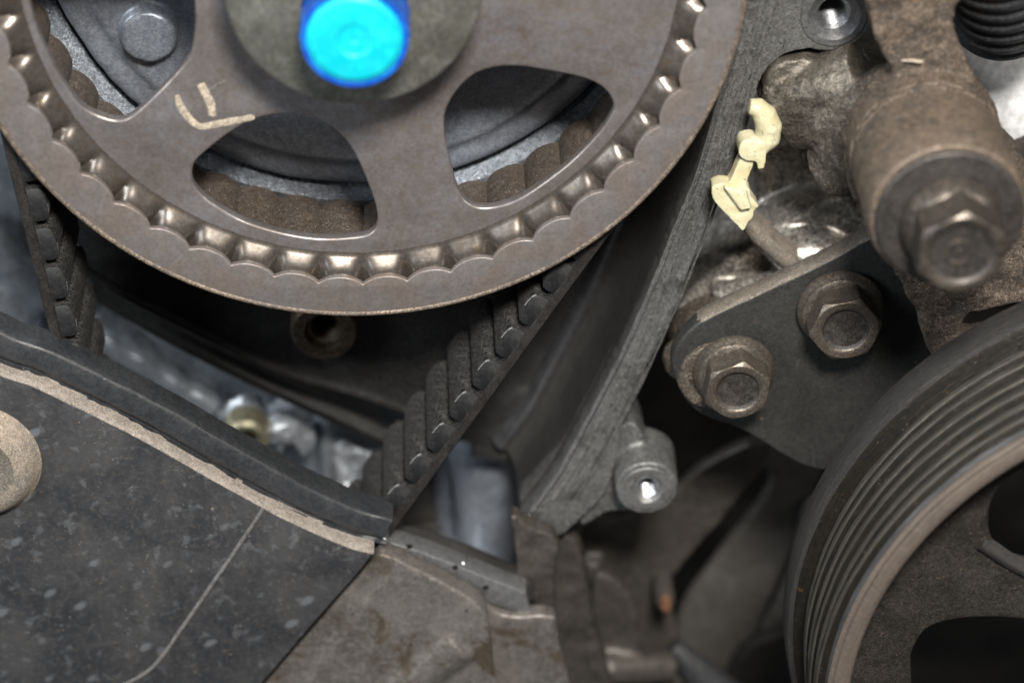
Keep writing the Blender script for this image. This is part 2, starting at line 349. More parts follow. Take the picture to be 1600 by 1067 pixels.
def turned(name, c1, c2, c3, metal, rough, bump=.05, rust=None):
    s = N(name); sx = s.n.new('ShaderNodeSeparateXYZ'); s.l(s.v, sx.inputs[0])
    ang = s.math('ARCTAN2', sx.outputs[2], sx.outputs[0])
    rad = s.math('SQRT', s.math('ADD', s.math('MULTIPLY', sx.outputs[0], sx.outputs[0]), s.math('MULTIPLY', sx.outputs[2], sx.outputs[2])))
    cb = s.n.new('ShaderNodeCombineXYZ'); s.l(s.math('MULTIPLY', ang, 5), cb.inputs[0]); s.l(s.math('MULTIPLY', rad, 1.8), cb.inputs[1]); s.l(s.math('MULTIPLY', sx.outputs[1], 1.8), cb.inputs[2])
    f1 = s.ramp(s.noise(1., 5, .7, .2, cb.outputs[0]), .35, .66); f2 = s.ramp(s.noise(1.3, 6, .75), .38, .68); f3 = s.ramp(s.noise(2.6, 4, .7, 0, cb.outputs[0]), .42, .62)
    col = s.mix(f1, c1, c2); col = s.mix(s.math('MULTIPLY', f2, .45), col, c3)
    if rust: col = s.mix(s.math('MULTIPLY', s.ramp(s.noise(.30, 5, .75), .64, .72), s.ramp(s.noise(1.5, 4, .8), .4, .55)), col, rust)
    gr = s.math('MULTIPLY', s.ramp(s.voro(1.5), .08, .2, 1, 0), s.ramp(s.noise(.6, 3), .55, .65)); col = s.mix(gr, col, (.30, .22, .15))
    nr = s.bump(s.noise(1.8, 6, .75), bump, .8); nr = s.bump(f3, bump*1.4, .7, nr)
    return s.out(col, s.ramp(s.math('ADD', s.math('MULTIPLY', f1, .5), s.math('MULTIPLY', f3, .5)), 0, 1, rough[0], rough[1]), metal, nr)
M['rib'] = turned('pulley_dirty_shaded_groove', (.026, .023, .018), (.012, .012, .012), (.05, .04, .027), .5, (.34, .55), .06, (.26, .13, .05))  # groove dirt, darkened further to paint the shade between the ribs
M['crest'] = turned('pulley_polished_lit_crest', (.26, .27, .29), (.12, .12, .125), (.20, .18, .16), .8, (.28, .42), .05, (.40, .22, .07))  # polished metal, brightened further to paint the light on the front crest
M['rubbed_lit_top'] = turned('pulley_rubbed_lit_rib_top', (.15, .142, .125), (.075, .072, .068), (.11, .09, .065), .6, (.32, .5), .05, (.24, .12, .04))  # rubbed rib tops, lightened further to paint the light they catch
M['flat'] = turned('pulley_dark_steel', (.030, .031, .033), (.044, .043, .042), (.085, .072, .060), .3, (.44, .62), .07)
M['face'] = turned('pulley_brown_face', (.165, .130, .106), (.115, .094, .080), (.24, .19, .155), .25, (.48, .66), .07)
M['hose'] = grime('ribbed_hose', (.028, .030, .034), (.040, .042, .047), (.06, .06, .06), 0, (.35, .5), .1, .9, .05)
M['white'] = grime('white_enamel', (.78, .79, .80), (.70, .71, .72), (.82, .82, .82), 0, (.3, .4), .05, .3, .01, micro=.22)
M['slate'] = grime('slate_casting', (.080, .072, .064), (.055, .051, .047), (.11, .095, .08), .35, (.42, .55), .05, .5, .04, micro=.2)
M['pale'] = grime('pale_casting', (.125, .118, .110), (.095, .088, .080), (.16, .15, .14), .4, (.4, .55), .05, .5, .04, micro=.2)
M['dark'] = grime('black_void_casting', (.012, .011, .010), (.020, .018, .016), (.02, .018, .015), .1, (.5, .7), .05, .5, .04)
M['copper'] = grime('copper_stud', (.62, .32, .18), (.5, .26, .15), (.7, .4, .24), .8, (.3, .45), .3, 1, .03)
M['yellow'] = grime('yellow_zinc', (.42, .40, .26), (.52, .50, .38), (.34, .30, .18), .8, (.3, .4), .3, 1, .02)
s = N('ivory_plastic')
col = s.mix(s.ramp(s.noise(.22, 4, .6), .38, .66), (.72, .68, .47), (.62, .55, .33))
col = s.mix(s.math('MULTIPLY', s.ramp(s.noise(.35, 6, .8, 1.2), .58, .68), .6), col, (.40, .30, .12))
gs = s.ramp(s.noise(.9, 5, .8, 2.5, s.stretch((1, 1, .35), (0, R(30), 0))), .60, .65); col = s.mix(gs, col, (.06, .045, .03))
s.b.inputs['Subsurface Weight'].default_value = .25; s.b.inputs['Subsurface Radius'].default_value = (.002, .0014, .0007)
M['ivory'] = s.out(col, .38, 0, s.bump(s.noise(.8, 4), .05, .5))

M['smooth_al'] = grime('milled_aluminium', (.22, .222, .228), (.15, .15, .152), (.27, .27, .272), .5, (.30, .46), .10, .9, .04, micro=.25, patch=.62, patch_c=(.12, .105, .085))
# ================================================================ ENGINE BLOCK, the far background
def relief(name, x0, x1, z0, z1, y, step, hf, mat, parent=None):
    nx = int((x1-x0)/step)+1; nz = int((z1-z0)/step)+1; vs, fs = [], []
    for j in range(nz):
        for i in range(nx):
            x = x0+(x1-x0)*i/(nx-1); z = z0+(z1-z0)*j/(nz-1); vs.append((x, y-hf(x, z), z))
    for j in range(nz-1):
        for i in range(nx-1): a = j*nx+i; fs.append((a, a+1, a+nx+1, a+nx))
    return mesh(name, vs, fs, mat, parent, 60)
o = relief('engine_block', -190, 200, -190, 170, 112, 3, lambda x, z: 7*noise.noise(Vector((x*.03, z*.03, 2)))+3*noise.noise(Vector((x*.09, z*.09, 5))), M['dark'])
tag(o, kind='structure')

# left: bright aluminium water jacket seen between the belt runs
g = thing('cylinder_block_casting', P3(300, 700, 62).to_tuple(), 'blurred silver aluminium casting with bright knobs seen between the two belt runs', 'engine casting')
Q = lambda px, py, y: tuple(P3(px, py, y))
sol = [prism(smooth_path(PL([(150, 520), (330, 560), (470, 650), (620, 720), (640, 900), (300, 900), (100, 700)], 62)), 62, 92),
       prism(smooth_path(PL([(-60, 240), (60, 250), (160, 480), (200, 640), (60, 640), (-60, 560)], 66)), 66, 92),
       rod(Q(150, 520, 58), Q(340, 640, 58), 3.0), rod(Q(-40, 350, 60), Q(90, 470, 62), 4.2), rod(Q(-40, 430, 62), Q(90, 560, 62), 3.6),
       prism(smooth_path(PL([(500, 660, 1), (620, 660, 1), (625, 900, 1), (500, 900, 1)], 50)), 52, 70)]
cast('casting_wall', sol, 1.5, M['bright'], g, 6, .5)
def knob(px, py, y, r, mat, nm='knob'):
    p = P3(px, py, y)
    return lathe(nm, [(.01, y-r*.75), (r*.5, y-r*.68), (r*.8, y-r*.4), (r, y), (r*1.02, y+8)], p.x, p.z, mat, g, 32)
M['dull_al'] = grime('dull_machined_aluminium', (.40, .43, .46), (.22, .24, .27), (.50, .53, .56), .6, (.34, .50), .10, .5, .06, micro=.35)
cast('bolt_lug', [rod(Q(378, 640, 56), Q(392, 668, 50), 4.4, 3.6), rod(Q(345, 640, 62), Q(400, 660, 62), 3.5)], .7, M['dull_al'], g, 8, .9, 0, .2)
cast('bolt_lug', [rod(Q(452, 640, 62), Q(462, 690, 50), 5.0, 4.4), ball(Q(440, 668, 52), 4.2, (1.2, 1, .8))], .7, M['dull_al'], g, 8, .9, 0, .2, holes=[rod(Q(455, 716, 40), Q(455, 700, 56), 1.9)])
pp = P3(385, 682, 46); lathe('brass_ring', [(2.2, 46), (2.6, 44.5), (3.8, 44), (4.6, 45), (4.8, 50)], pp.x, pp.z, M['yellow'], g, 40)
cast('ledge', [rod(Q(530, 690, 54), Q(615, 728, 52), 3.2), rod(Q(528, 690, 54), Q(545, 760, 50), 2.6), prism(smooth_path(PL([(530, 700), (610, 690), (622, 770), (540, 790)], 54)), 54, 60)], .8, M['dull_al'], g, 7, .8, 0, .16)
sweep('cast_rib', smooth_path(PL([(150, 505), (230, 560), (330, 640), (420, 700)], 57), 6, False), [(-1.6, 62), (-1.2, 57.4), (0, 56.8), (1.2, 57.4), (1.8, 62)], M['dull_al'], g, 60, wob=.3)
# ================================================================ rear cover between the belt runs
g = thing('rear_belt_cover', Q(400, 560, 34), 'black rear belt cover behind the lower edge of the big sprocket, with one round boss', 'belt cover')
up = PL([(100, 395), (140, 425), (240, 478), (360, 545), (470, 590), (560, 612), (640, 640)], 34)
out = up+[P(700, 640, 34), P(760, 520, 34), P(900, 380, 34), (44, 60), (40, 140), (-100, 140), (-100, 60)]
plate('cover_panel', smooth_path([p+(1,) if i > 5 else p for i, p in enumerate(out)], 5), [], 34, 40, M['rear'], g, .8)
path = smooth_path([P(90, 392, 33), P(200, 458, 33), P(340, 528, 33), P(450, 578, 33), P(560, 610, 33), P(650, 642, 33)], 8, False)
sweep('cover_edge', path, [(-1.6, 36), (-1.6, 33.5), (-1.2, 32.6), (-.4, 32.6), (0, 33.2), (.2, 35)], M['rear'], g)
path = smooth_path([P(150, 455, 42), P(280, 530, 42), P(420, 600, 42), P(560, 665, 42), P(640, 705, 42)], 8, False)
sweep('cover_flange', path, [(-2, 50), (-2, 42), (0, 41), (2, 42), (3, 50)], M['rear'], g)
c = P3(507, 519, 27)
lathe('mounting_boss', [(6.6, 38), (6.5, 28), (6.2, 27.3), (5.9, 27), (3.9, 27), (3.6, 27.6), (3.4, 28.5)], c.x, c.z, M['rear_boss'], g, 64)
hole = [(3.4, 28.5), (3.2, 28.8)]
for k in range(12): hole += [(2.7, 29.0+k*.8), (3.0, 29.4+k*.8)]
hole += [(2.6, 39), (.01, 39.2)]
lathe('threaded_hole', hole, c.x, c.z, M['rear_boss'], g, 48, 20)

# bearing cap and rough cast wall seen through the holes of the sprocket
CX, CZ = -26.9, 72.6
g = thing('camshaft_bearing_cap', (CX, 29, CZ), 'bluish cast aluminium camshaft cap seen through the sprocket openings', 'engine casting')
b = P3(232, 58, 26)
cast('cap_disc', [cyl(CX, CZ-1, 55.5, 30, 40, 57.2, 120), cyl(CX, CZ-1, 50, 28.6, 38, 55, 120), cyl(b.x, b.z, 5.0, 25.6, 34, 6.0, 40), cyl(CX, CZ, 30, 22, 34, 33, 80)], .8, M['cap'], g, 8, .25, .0, .12)
ring = [(56, 36), (57.6, 33), (60, 32), (63, 33), (69, 36), (72, 44)]
lathe('rough_cast_ring', ring, CX, CZ-1, M['roughcast'], g, 200)

# ================================================================ CAMSHAFT SPROCKET
g = thing('camshaft_sprocket', (CX, 0, CZ), 'large brown steel camshaft sprocket with six openings and a ring of rolled teeth', 'sprocket')
NT = 48; A0 = R(-89.5)
def tooth_u(a):                 # -1 .. 1 across one tooth, 0 in its middle, +-1 at the cusps
    t = ((a-A0)/(2*math.pi/NT)) % 1.0
    return 2*t-1
def scallop(a):
    u = abs(tooth_u(a)); return 58.75+1.45*(u**2.4)
def wallr(a):
    u = abs(tooth_u(a)); return 57.6+2.1*(1-math.sqrt(max(0, 1-(u*.97)**2.0)))
# openings traced from the photograph on the plane of the web; the remaining three repeat them
h1 = [(300, 272), (306, 252), (330, 230), (362, 206), (398, 187), (438, 179), (482, 182), (520, 200), (548, 230), (568, 270), (585, 315), (590, 345), (582, 362), (560, 370), (500, 373), (440, 364), (380, 345), (330, 317), (305, 292)]
h2 = [(694, 190), (700, 165), (720, 135), (752, 112), (800, 104), (860, 112), (915, 124), (945, 140), (959, 165), (950, 188), (930, 215), (890, 255), (840, 293), (800, 316), (760, 325), (732, 318), (715, 295), (705, 260), (697, 225)]
h3 = [(305, 28), (300, 75), (290, 98), (258, 133), (225, 165), (197, 186), (168, 186), (130, 168), (103, 135), (80, 95), (60, 50), (45, -5), (50, -40), (90, -70), (180, -75), (260, -60), (298, -20)]
WY = 3.0
holes = [smooth_path(PL(h, WY), 5) for h in (h1, h2, h3)]
def polar_rot(pts, deg):
    c, s_ = math.cos(R(deg)), math.sin(R(deg)); return [(CX+(x-CX)*c-(z-CZ)*s_, CZ+(x-CX)*s_+(z-CZ)*c) for x, z in pts]
holes += [polar_rot(holes[1], 60), polar_rot(holes[1], 121), polar_rot(holes[0], -121)]
circ = [(CX+56.2*math.cos(2*math.pi*k/240), CZ+56.2*math.sin(2*math.pi*k/240)) for k in range(240)]
plate('web', circ, holes, WY, WY+2.2, M['web'], g, .5, 4, 60)
# rolled rim: shoulder, barrels, then the toothed wall running back 23 mm
vs, fs, mi = [], [], []
n = NT*18
def sst(a, b, x):
    t = min(1, max(0, (x-a)/(b-a))); return t*t*(3-2*t)
rows = [55.2, 55.8, 56.2, 56.6, 57.0, 57.5, 58.0, 58.6, 59.2, 59.8, 60.6, 61.4]
yback = [2.6, 6, 12, 18, 24, 25.5]
NR = len(rows)+len(yback)+len(yback)
for k in range(n):
    a = 2*math.pi*k/n; u = abs(tooth_u(a)); ca, sa = math.cos(a), math.sin(a)
    hh = 1.75*(1-u**3.6)**1.1*(1+.22*noise.noise(Vector((ca*9, sa*9, 3))))
    for r in rows:
        rise = sst(55.5, 59.2, r)**.75; y = WY+.02-rise*hh-.15*sst(55.4, 56.4, r)
        vs.append((CX+r*ca, y, CZ+r*sa))
    wr = wallr(a)
    for y in yback: q = 58.6+(wr-58.6)*sst(2, 14, y)-1.2*(1-sst(2, 9, y)); vs.append((CX+q*ca, y+WY-2.2, CZ+q*sa))
    for y in yback[::-1]: vs.append((CX+(wr+1.6)*ca, y+WY-2.2, CZ+(wr+1.6)*sa))
for k in range(n):
    k2 = (k+1) % n
    for j in range(NR-1):
        if j == len(rows)-1: continue
        fs.append((k*NR+j, k2*NR+j, k2*NR+j+1, k*NR+j+1)); mi.append(0 if j < len(rows) else 1)
mesh('toothed_rim', vs, fs, [M['barrel'], M['sinter']], g, 60, mi)
# guide plate with a scalloped inner edge
n = NT*16
outer = [(CX+66.5*math.cos(2*math.pi*k/720), CZ+66.5*math.sin(2*math.pi*k/720)) for k in range(720)]
outer = [(x+.10*noise.noise(Vector((x*.8, z*.8, 1))), z+.10*noise.noise(Vector((x*.8, z*.8, 4)))) for x, z in outer]
inner = [(CX+scallop(2*math.pi*k/n)*math.cos(2*math.pi*k/n), CZ+scallop(2*math.pi*k/n)*math.sin(2*math.pi*k/n)) for k in range(n)]
plate('guide_plate', outer, [inner], 0, 1.3, M['plate'], g, .22, 3, 60)
lathe('rim_bead', [(65.75, .05), (65.95, -.18), (66.25, -.28), (66.5, -.20), (66.62, .1), (66.6, .9)], CX, CZ, M['boss'], g, 720, 60, rf=lambda r, a, i: r+.05*noise.noise(Vector((math.cos(a)*60, math.sin(a)*60, i))))
rear = [(CX+66.5*math.cos(2*math.pi*k/240), CZ+66.5*math.sin(2*math.pi*k/240)) for k in range(240)]
rin = [(CX+60.8*math.cos(2*math.pi*k/240), CZ+60.8*math.sin(2*math.pi*k/240)) for k in range(240)]
plate('rear_guide_plate', rear, [rin], 26.4, 27.6, M['plate'], g, .2, 2, 60)
lathe('hub', [(15, 30), (15, 8), (15, 3.4), (14.2, 1.2), (13.6, -1), (13.4, -6)], CX+.6, CZ-.6, M['web'], g, 96)
# paint mark brushed on the web
def stroke(pts, wd, y, name='paint_mark', mat=None):
    path = smooth_path(PL(pts, y), 8, False); m = len(path); vs, fs = [], []
    for i, p in enumerate(path):
        a = path[max(i-1, 0)]; b_ = path[min(i+1, m-1)]; d = Vector((b_[0]-a[0], b_[1]-a[1])).normalized()
        t = i/(m-1); e = math.sqrt(max(.04, 1-(2*t-1)**8)); ww = wd/2*e*(1+.22*noise.noise(Vector((p[0]*.9, p[1]*.9, wd))))
        vs += [(p[0]-d.y*ww, y+.04, p[1]+d.x*ww), (p[0]-d.y*ww*.8, y-.015, p[1]+d.x*ww*.8), (p[0]+d.y*ww*.8, y-.015, p[1]-d.x*ww*.6), (p[0]+d.y*ww, y+.04, p[1]-d.x*ww)]
    for i in range(m-1):
        for j in range(3): fs.append((4*i+j, 4*i+4+j, 4*i+5+j, 4*i+1+j))
    return mesh(name, vs, fs, mat or M['paint'], g, 60)
stroke([(277, 149), (281, 164), (292, 181), (306, 195), (318, 198), (345, 193), (372, 188), (398, 183)], 1.25, WY-.05)
stroke([(313, 131), (321, 146), (329, 162), (332, 183)], 1.5, WY-.05)
stroke([(352, 126), (330, 140), (305, 163), (296, 180)], .35, WY+.0, 'scratch', M['washer'])

# centre bolt and its thick washer
bc = P3(554, 60, -21)
g = thing('sprocket_bolt', (bc.x, -21, bc.z), 'large hex bolt with cyan and blue painted head in the middle of the sprocket', 'bolt')
wc = (CX+.7, CZ+1.4)
lathe('washer', [(9, -4), (20.0, -4.0), (20.9, -4.4), (21.2, -5.2), (21.2, -8.6), (20.7, -9.4), (19.9, -9.8), (15.5, -10.0), (14.8, -10.3), (9, -10.3)], wc[0], wc[1], M['washer'], g, 120)
def hexr(a, ap): return ap/math.cos(((a+R(30)) % R(60))-R(30))
def hex_bolt(name, cx, cz, yb, ap, H, mats, parent, rec=.72, recd=.8, rot=0., boss=False, dome=0.):
    """hex head standing from depth yb towards the camera, chamfered top, shallow round recess"""
    yt = yb-H; n = 144
    prof = [(0, yb), (1, yt), (2, yt), (3, yt), (4, yt), (5, yt), (6, yt), (7, yt)]
    vs, fs, mi = [], [], []
    rr = [None, None, ap*.985, ap*(rec+.13), ap*(rec+.05), ap*rec, ap*(rec-.07), ap*.3, .02]
    yy = [yb, None, yt, yt, yt+.10, yt+.35*recd, yt+recd, yt+recd-dome*.6, yt+recd-dome]
    for k in range(n):
        a = 2*math.pi*k/n; hr = hexr(a+rot, ap)
        hr = min(hr, ap*1.135)
        ch = yt+max(.12, (hr-ap*.965)*.62)
        for i in range(9):
            r = hr if i in (0, 1) else rr[i]; y = ch if i == 1 else yy[i]
            vs.append((cx+r*math.cos(a), y, cz+r*math.sin(a)))
    for k in range(n):
        k2 = (k+1) % n
        for i in range(8): fs.append((k*9+i, k2*9+i, k2*9+i+1, k*9+i+1)); mi.append(1 if i >= 5 else 0)
    o = mesh(name, vs, fs, mats, parent, 25, mi)
    bv = o.modifiers.new('soft', 'BEVEL'); bv.width = .00018; bv.segments = 2; bv.limit_method = 'ANGLE'; bv.angle_limit = R(25)
    return o
hex_bolt('hex_head', bc.x, bc.z, -8, 7.8, 13.2, [M['blue'], M['cyan']], g, .985, .05, R(30), dome=.25)
lathe('painted_top', [(7.45, -20.9), (7.35, -21.4), (6.9, -21.75), (4.4, -21.9), (2.9, -21.95), (2.6, -21.7), (2.0, -21.65), (.7, -21.75), (.5, -21.55), (.02, -21.5)], bc.x, bc.z, M['cyan'], g, 80)

# ================================================================ TIMING BELT
g = thing('timing_belt', (-30, 3, 0), 'black toothed rubber timing belt running down from both sides of the sprocket', 'belt')
BY0, BY1 = 3.0, 25.0
pR0 = Vector(P(940, 385, 3)); pR1 = Vector(P(615, 830, 3)); pL0 = Vector(P(15, 270, 3)); pL1 = Vector(P(78, 523, 3))
C2 = Vector((CX, CZ)); RO = 64.6
dR = (pR1-pR0).normalized(); dL = (pL1-pL0).normalized()
footR = pR0+dR*((C2-pR0).dot(dR)); footL = pL0+dL*((C2-pL0).dot(dL))
endR = pR0+dR*((-62-pR0.y)/dR.y); endL = pL0+dL*((-62-pL0.y)/dL.y)
path = [tuple(endL), tuple(endL.lerp(footL, .33)), tuple(endL.lerp(footL, .66)), tuple(footL)]
aL = math.atan2(footL.y-CZ, footL.x-CX) % (2*math.pi); aR = math.atan2(footR.y-CZ, footR.x-CX)
for k in range(1, 60):
    a = aL+(aR-aL)*k/60; path.append((CX+65.0*math.cos(a), CZ+65.0*math.sin(a)))
path += [tuple(footR), tuple(footR.lerp(endR, .33)), tuple(footR.lerp(endR, .66)), tuple(endR)]
# travelling up the left run, over the top and down the right run keeps the inside on the right hand
T = 2.0
sweep('backing', path, [(-T, BY1), (-T, BY0+.25), (-T+.25, BY0), (-.25, BY0), (0, BY0+.3), (0, BY1), (-T, BY1)], M['belt_edge'], g)
sweep('fabric_lining', path, [(-T-.02, BY1), (-T-.15, BY1), (-T-.15, BY0+.1), (-T-.02, BY0+.1)], M['fabric'], g)
def tooth_mesh():
    """one curved tooth, pointing to -X, long along Y"""
    prof = []
    hw, ht = 3.3, 2.9
    prof.append((0.1, hw+.9)); prof.append((-.35, hw+.35))
    for k in range(0, 17):
        a = R(90)-R(180)*k/16; q = .45
        x = -(abs(math.cos(a))**q)*ht; z = hw*(1 if a >= 0 else -1)*(abs(math.sin(a))**.62)
        prof.append((x-.25*(1 if 0 < k < 16 else 0), z))
    prof.append((-.35, -hw-.35)); prof.append((.1, -hw-.9))
    m = len(prof); vs, fs, mi = [], [], []
    cxm = -1.3
    ys = [(BY1, 1.0), (BY0+.45, 1.0), (BY0+.12, .985), (BY0, .93)]
    for y, sc in ys:
        for x, z in prof: vs.append((cxm+(x-cxm)*sc, y, z*sc))
    for j in range(len(ys)-1):
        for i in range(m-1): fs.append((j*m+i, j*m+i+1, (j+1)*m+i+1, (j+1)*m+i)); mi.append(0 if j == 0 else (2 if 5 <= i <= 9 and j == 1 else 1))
    fs.append(tuple((len(ys)-1)*m+i for i in range(m))); mi.append(1)
    me = bpy.data.meshes.new('tooth'); me.from_pydata([(v[0]*S, v[1]*S, v[2]*S) for v in vs], [], fs); me.update()
    bm = bmesh.new(); bm.from_mesh(me); bmesh.ops.recalc_face_normals(bm, faces=bm.faces[:]); bm.to_mesh(me); bm.free()
    for m_ in (M['fabric'], M['rubber'], M['fray_glint']): me.materials.append(m_)
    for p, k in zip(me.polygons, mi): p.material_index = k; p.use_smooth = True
    me.set_sharp_from_angle(angle=R(40))
    return me
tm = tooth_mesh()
def put_tooth(pos, inward):
    o = bpy.data.objects.new('tooth', tm); COL.objects.link(o); o.parent = g
    o.location = Vector((pos[0]*S, 0, pos[1]*S))-Vector((g.location.x, 0, g.location.z)); o.location.y = -g.location.y
    o.rotation_euler = (0, -math.atan2(inward[1], inward[0])+math.pi, 0)
nR = Vector((dR.y, -dR.x));  nR = nR if (C2-footR).dot(nR) > 0 else -nR
nL = Vector((dL.y, -dL.x));  nL = nL if (C2-footL).dot(nL) > 0 else -nL
t0 = (Vector((-15.4, -29.8))-footR).dot(dR) + 0.6
k0 = int(t0//8)
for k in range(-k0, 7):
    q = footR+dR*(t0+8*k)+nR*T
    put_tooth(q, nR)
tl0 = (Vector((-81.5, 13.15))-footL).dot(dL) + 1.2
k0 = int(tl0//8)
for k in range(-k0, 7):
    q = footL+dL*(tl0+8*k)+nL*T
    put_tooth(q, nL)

# ================================================================ BELT CASE (right): floor, wall, machined rim, bosses
g = thing('belt_case', Q(1000, 560, 16), 'grey aluminium belt case with machined rim and threaded bosses right of the belt', 'engine casting')
RY = 16.0
rin = [(1160, -90), (1152, 0), (1135, 100), (1119, 162), (1088, 268), (1063, 330), (1044, 376), (1023, 430), (977, 536), (950, 590), (909, 668), (871, 738), (835, 788), (815, 812)]
rout = [(835, 832), (870, 838), (905, 812), (945, 770), (962, 720), (968, 690), (974, 655), (984, 635), (1003, 598), (1012, 570), (1030, 535), (1050, 492), (1066, 455), (1082, 405), (1098, 365), (1112, 322), (1130, 282), (1150, 240), (1168, 195), (1178, 160), (1188, 125), (1204, 102), (1230, 84), (1262, 77), (1298, 80), (1335, 68), (1358, 45), (1365, 15), (1362, -20), (1345, -45), (1290, -70), (1250, -90)]
rim_o = rough_path(smooth_path(PL([rin[0]+(1,)]+rin[1:-1]+[rin[-1]+(1,)]+rout[:-1]+[rout[-1]+(1,)], RY), 8), .22, .9)
bossA = P3(1303, 25, RY)
def ringpts(cx, cz, r, n=48): return [(cx+r*math.cos(2*math.pi*k/n), cz+r*math.sin(2*math.pi*k/n)) for k in range(n)]
plate('rim', rim_o, [ringpts(bossA.x, bossA.z, 4.9)], RY, RY+5, M['case'], g, .35, 3)
g2 = plate('gasket', rough_path(smooth_path(PL([rin[0]+(1,)]+[(x+4, y) for x, y in rin[1:-1]]+[rin[-1]+(1,)]+[(x+(4 if 3 < i < 20 else -3), y+2) for i, (x, y) in enumerate(rout[:-1])]+[rout[-1]+(1,)], RY), 8), .5, 1.1, 3.), [ringpts(bossA.x, bossA.z, 5.0)], RY+5, RY+6.2, M['gasket'], g, .2)
plate('rear_rim', smooth_path(PL([rin[0]+(1,)]+rin[1:-1]+[rin[-1]+(1,)]+rout[:-1]+[rout[-1]+(1,)], RY), 6), [ringpts(bossA.x, bossA.z, 4.9)], RY+6.2, RY+14, M['case'], g, .4)
# groove lines and ridges milled along the rim
edge_l = smooth_path(PL([(x+5, y) for x, y in rin], RY), 6, False)
sweep('rim_chamfer', edge_l, [(-.30, RY+.9), (-.18, RY-.02), (.0, RY-.16), (.35, RY-.14), (.5, RY+.1)], M['crest'], g, 60, wob=.10)
for off, hw, hh, mt in (((20, .55, .22, 'case')), ((32, .22, .10, 'gasket')), ((43, .7, .30, 'case')), ((54, .25, .12, 'gasket'))):
    gp = smooth_path(PL([(x+off*(1 if y > 60 else 1.2), y) for x, y in ((1150, 0), (1128, 110), (1102, 215), (1062, 330), (1024, 430), (978, 536), (935, 625), (885, 720), (845, 780))], RY), 8, False)
    sweep('seal_land', gp, [(-hw, RY+.3), (-hw*.8, RY-hh*.8), (-hw*.2, RY-hh), (hw*.6, RY-hh*.9), (hw, RY+.3)], M[mt], g, 60, wob=.30)
def threaded(cx, cz, r, y0, depth, parent, land, landmat, ch=1.0):
    prof = [(land, y0+.6), (land, y0-.12), (land-.25, y0-.3), (r+ch+.1, y0-.3), (r+ch, y0-.2), (r, y0+ch*.9)]
    lathe('boss_face', prof, cx, cz, landmat, parent, 72)
    pr = [(r, y0+ch*.9)]
    for k in range(int(depth/1.0)): pr += [(r-.62, y0+ch+.45+k*1.0), (r, y0+ch+.95+k*1.0)]
    pr += [(r*.8, y0+ch+depth), (.01, y0+ch+depth+1)]
    lathe('threaded_hole', pr, cx, cz, M['thread'], parent, 72, 20)
threaded(bossA.x, bossA.z, 3.1, RY, 12, g, 5.9, M["smooth_al"], 1.4)
# lower boss, a long cylinder at the foot of the rim
BYL = 12.0
bl = P3(1011, 763, BYL)
cast('boss', [cyl(bl.x, bl.z, 6.0, BYL, 24, 6.3), prism(smooth_path(PL([(905, 815), (945, 700), (985, 660), (1010, 700), (1000, 790), (950, 800)], 18)), 18, 30)], .45, M['case'], g, 3, .12, 0, .3, holes=[cyl(bl.x, bl.z, 2.9, BYL-2, 26)])
threaded(bl.x, bl.z, 2.3, BYL, 9, g, 4.9, M['case'], .7)
# inner wall, fillet and floor
wall = smooth_path(PL(rin, RY+1), 6, False)
# path runs downward; the inside (left in the picture) is to its right: negative offset
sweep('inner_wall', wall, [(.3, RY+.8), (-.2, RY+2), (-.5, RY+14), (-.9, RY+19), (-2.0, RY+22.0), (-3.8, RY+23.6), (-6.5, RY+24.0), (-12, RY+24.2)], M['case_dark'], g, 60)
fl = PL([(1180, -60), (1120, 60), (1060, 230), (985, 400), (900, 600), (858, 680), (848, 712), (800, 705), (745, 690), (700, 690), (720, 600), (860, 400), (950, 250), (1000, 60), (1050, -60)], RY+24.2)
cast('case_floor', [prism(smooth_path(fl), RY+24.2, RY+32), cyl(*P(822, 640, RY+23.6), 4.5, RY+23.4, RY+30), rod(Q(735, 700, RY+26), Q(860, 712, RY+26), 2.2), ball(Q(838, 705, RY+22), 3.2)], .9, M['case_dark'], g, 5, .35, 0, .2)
M['highlight_bead'] = grime('fillet_highlight_metal', (.22, .225, .24), (.16, .16, .17), (.27, .27, .28), .8, (.26, .36), .06, .5, .02, micro=.1)  # highlight along the case fillet, painted as a paler metal
sweep('fillet_highlight', wall[8:], [(-2.2, RY+23.6), (-3.0, RY+22.6), (-3.8, RY+21.7), (-4.6, RY+21.5), (-5.5, RY+22.0), (-6.6, RY+24.3)], M['highlight_bead'], g, 60, wob=.1)  # raised bead added to carry the fillet's highlight
# tail of the case that joins the pump casting below
cast('front_column', [rod(Q(752, 520, 54), Q(762, 990, 54), 6.6), rod(Q(706, 520, 60), Q(712, 990, 60), 5.0), rod(Q(800, 560, 58), Q(806, 990, 58), 4.0)], .9, M['cap'], g, 10, .7, 0, .09)
cast('case_foot', [prism(smooth_path(PL([(800, 806), (835, 828), (862, 836), (872, 855), (868, 900), (862, 975), (820, 975), (806, 935), (808, 870)], 11)), 11, 15)], .5, M['slate'], g, 4, .5, .14, .25)
cast('foot_web', [prism(smooth_path(PL([(858, 832), (890, 838), (912, 870), (925, 960), (960, 1130), (840, 1130), (850, 960)], 20)), 20, 26)], .7, M['slate'], g, 8, .9, .05, .12)
# polished cylinder inside the opening below the belt
g = thing('crank_seal_housing', Q(745, 850, 52), 'blurred silvery round housing in the dark opening under the belt', 'engine casting')
c = P3(700, 1010, 40)
lathe('housing_ring', [(14, 62), (17.5, 58), (19.2, 52), (19.8, 44), (19.6, 40), (18, 38), (12, 38)], c.x-1, c.z, M['bright'], g, 80)
c = P3(700, 1010, 44)
lathe('housing_body', [(8, 70), (30, 66), (31, 60), (23.8, 58), (23.4, 56.5), (21.5, 56), (14, 58)], c.x-2, c.z, M['slate'], g, 80)

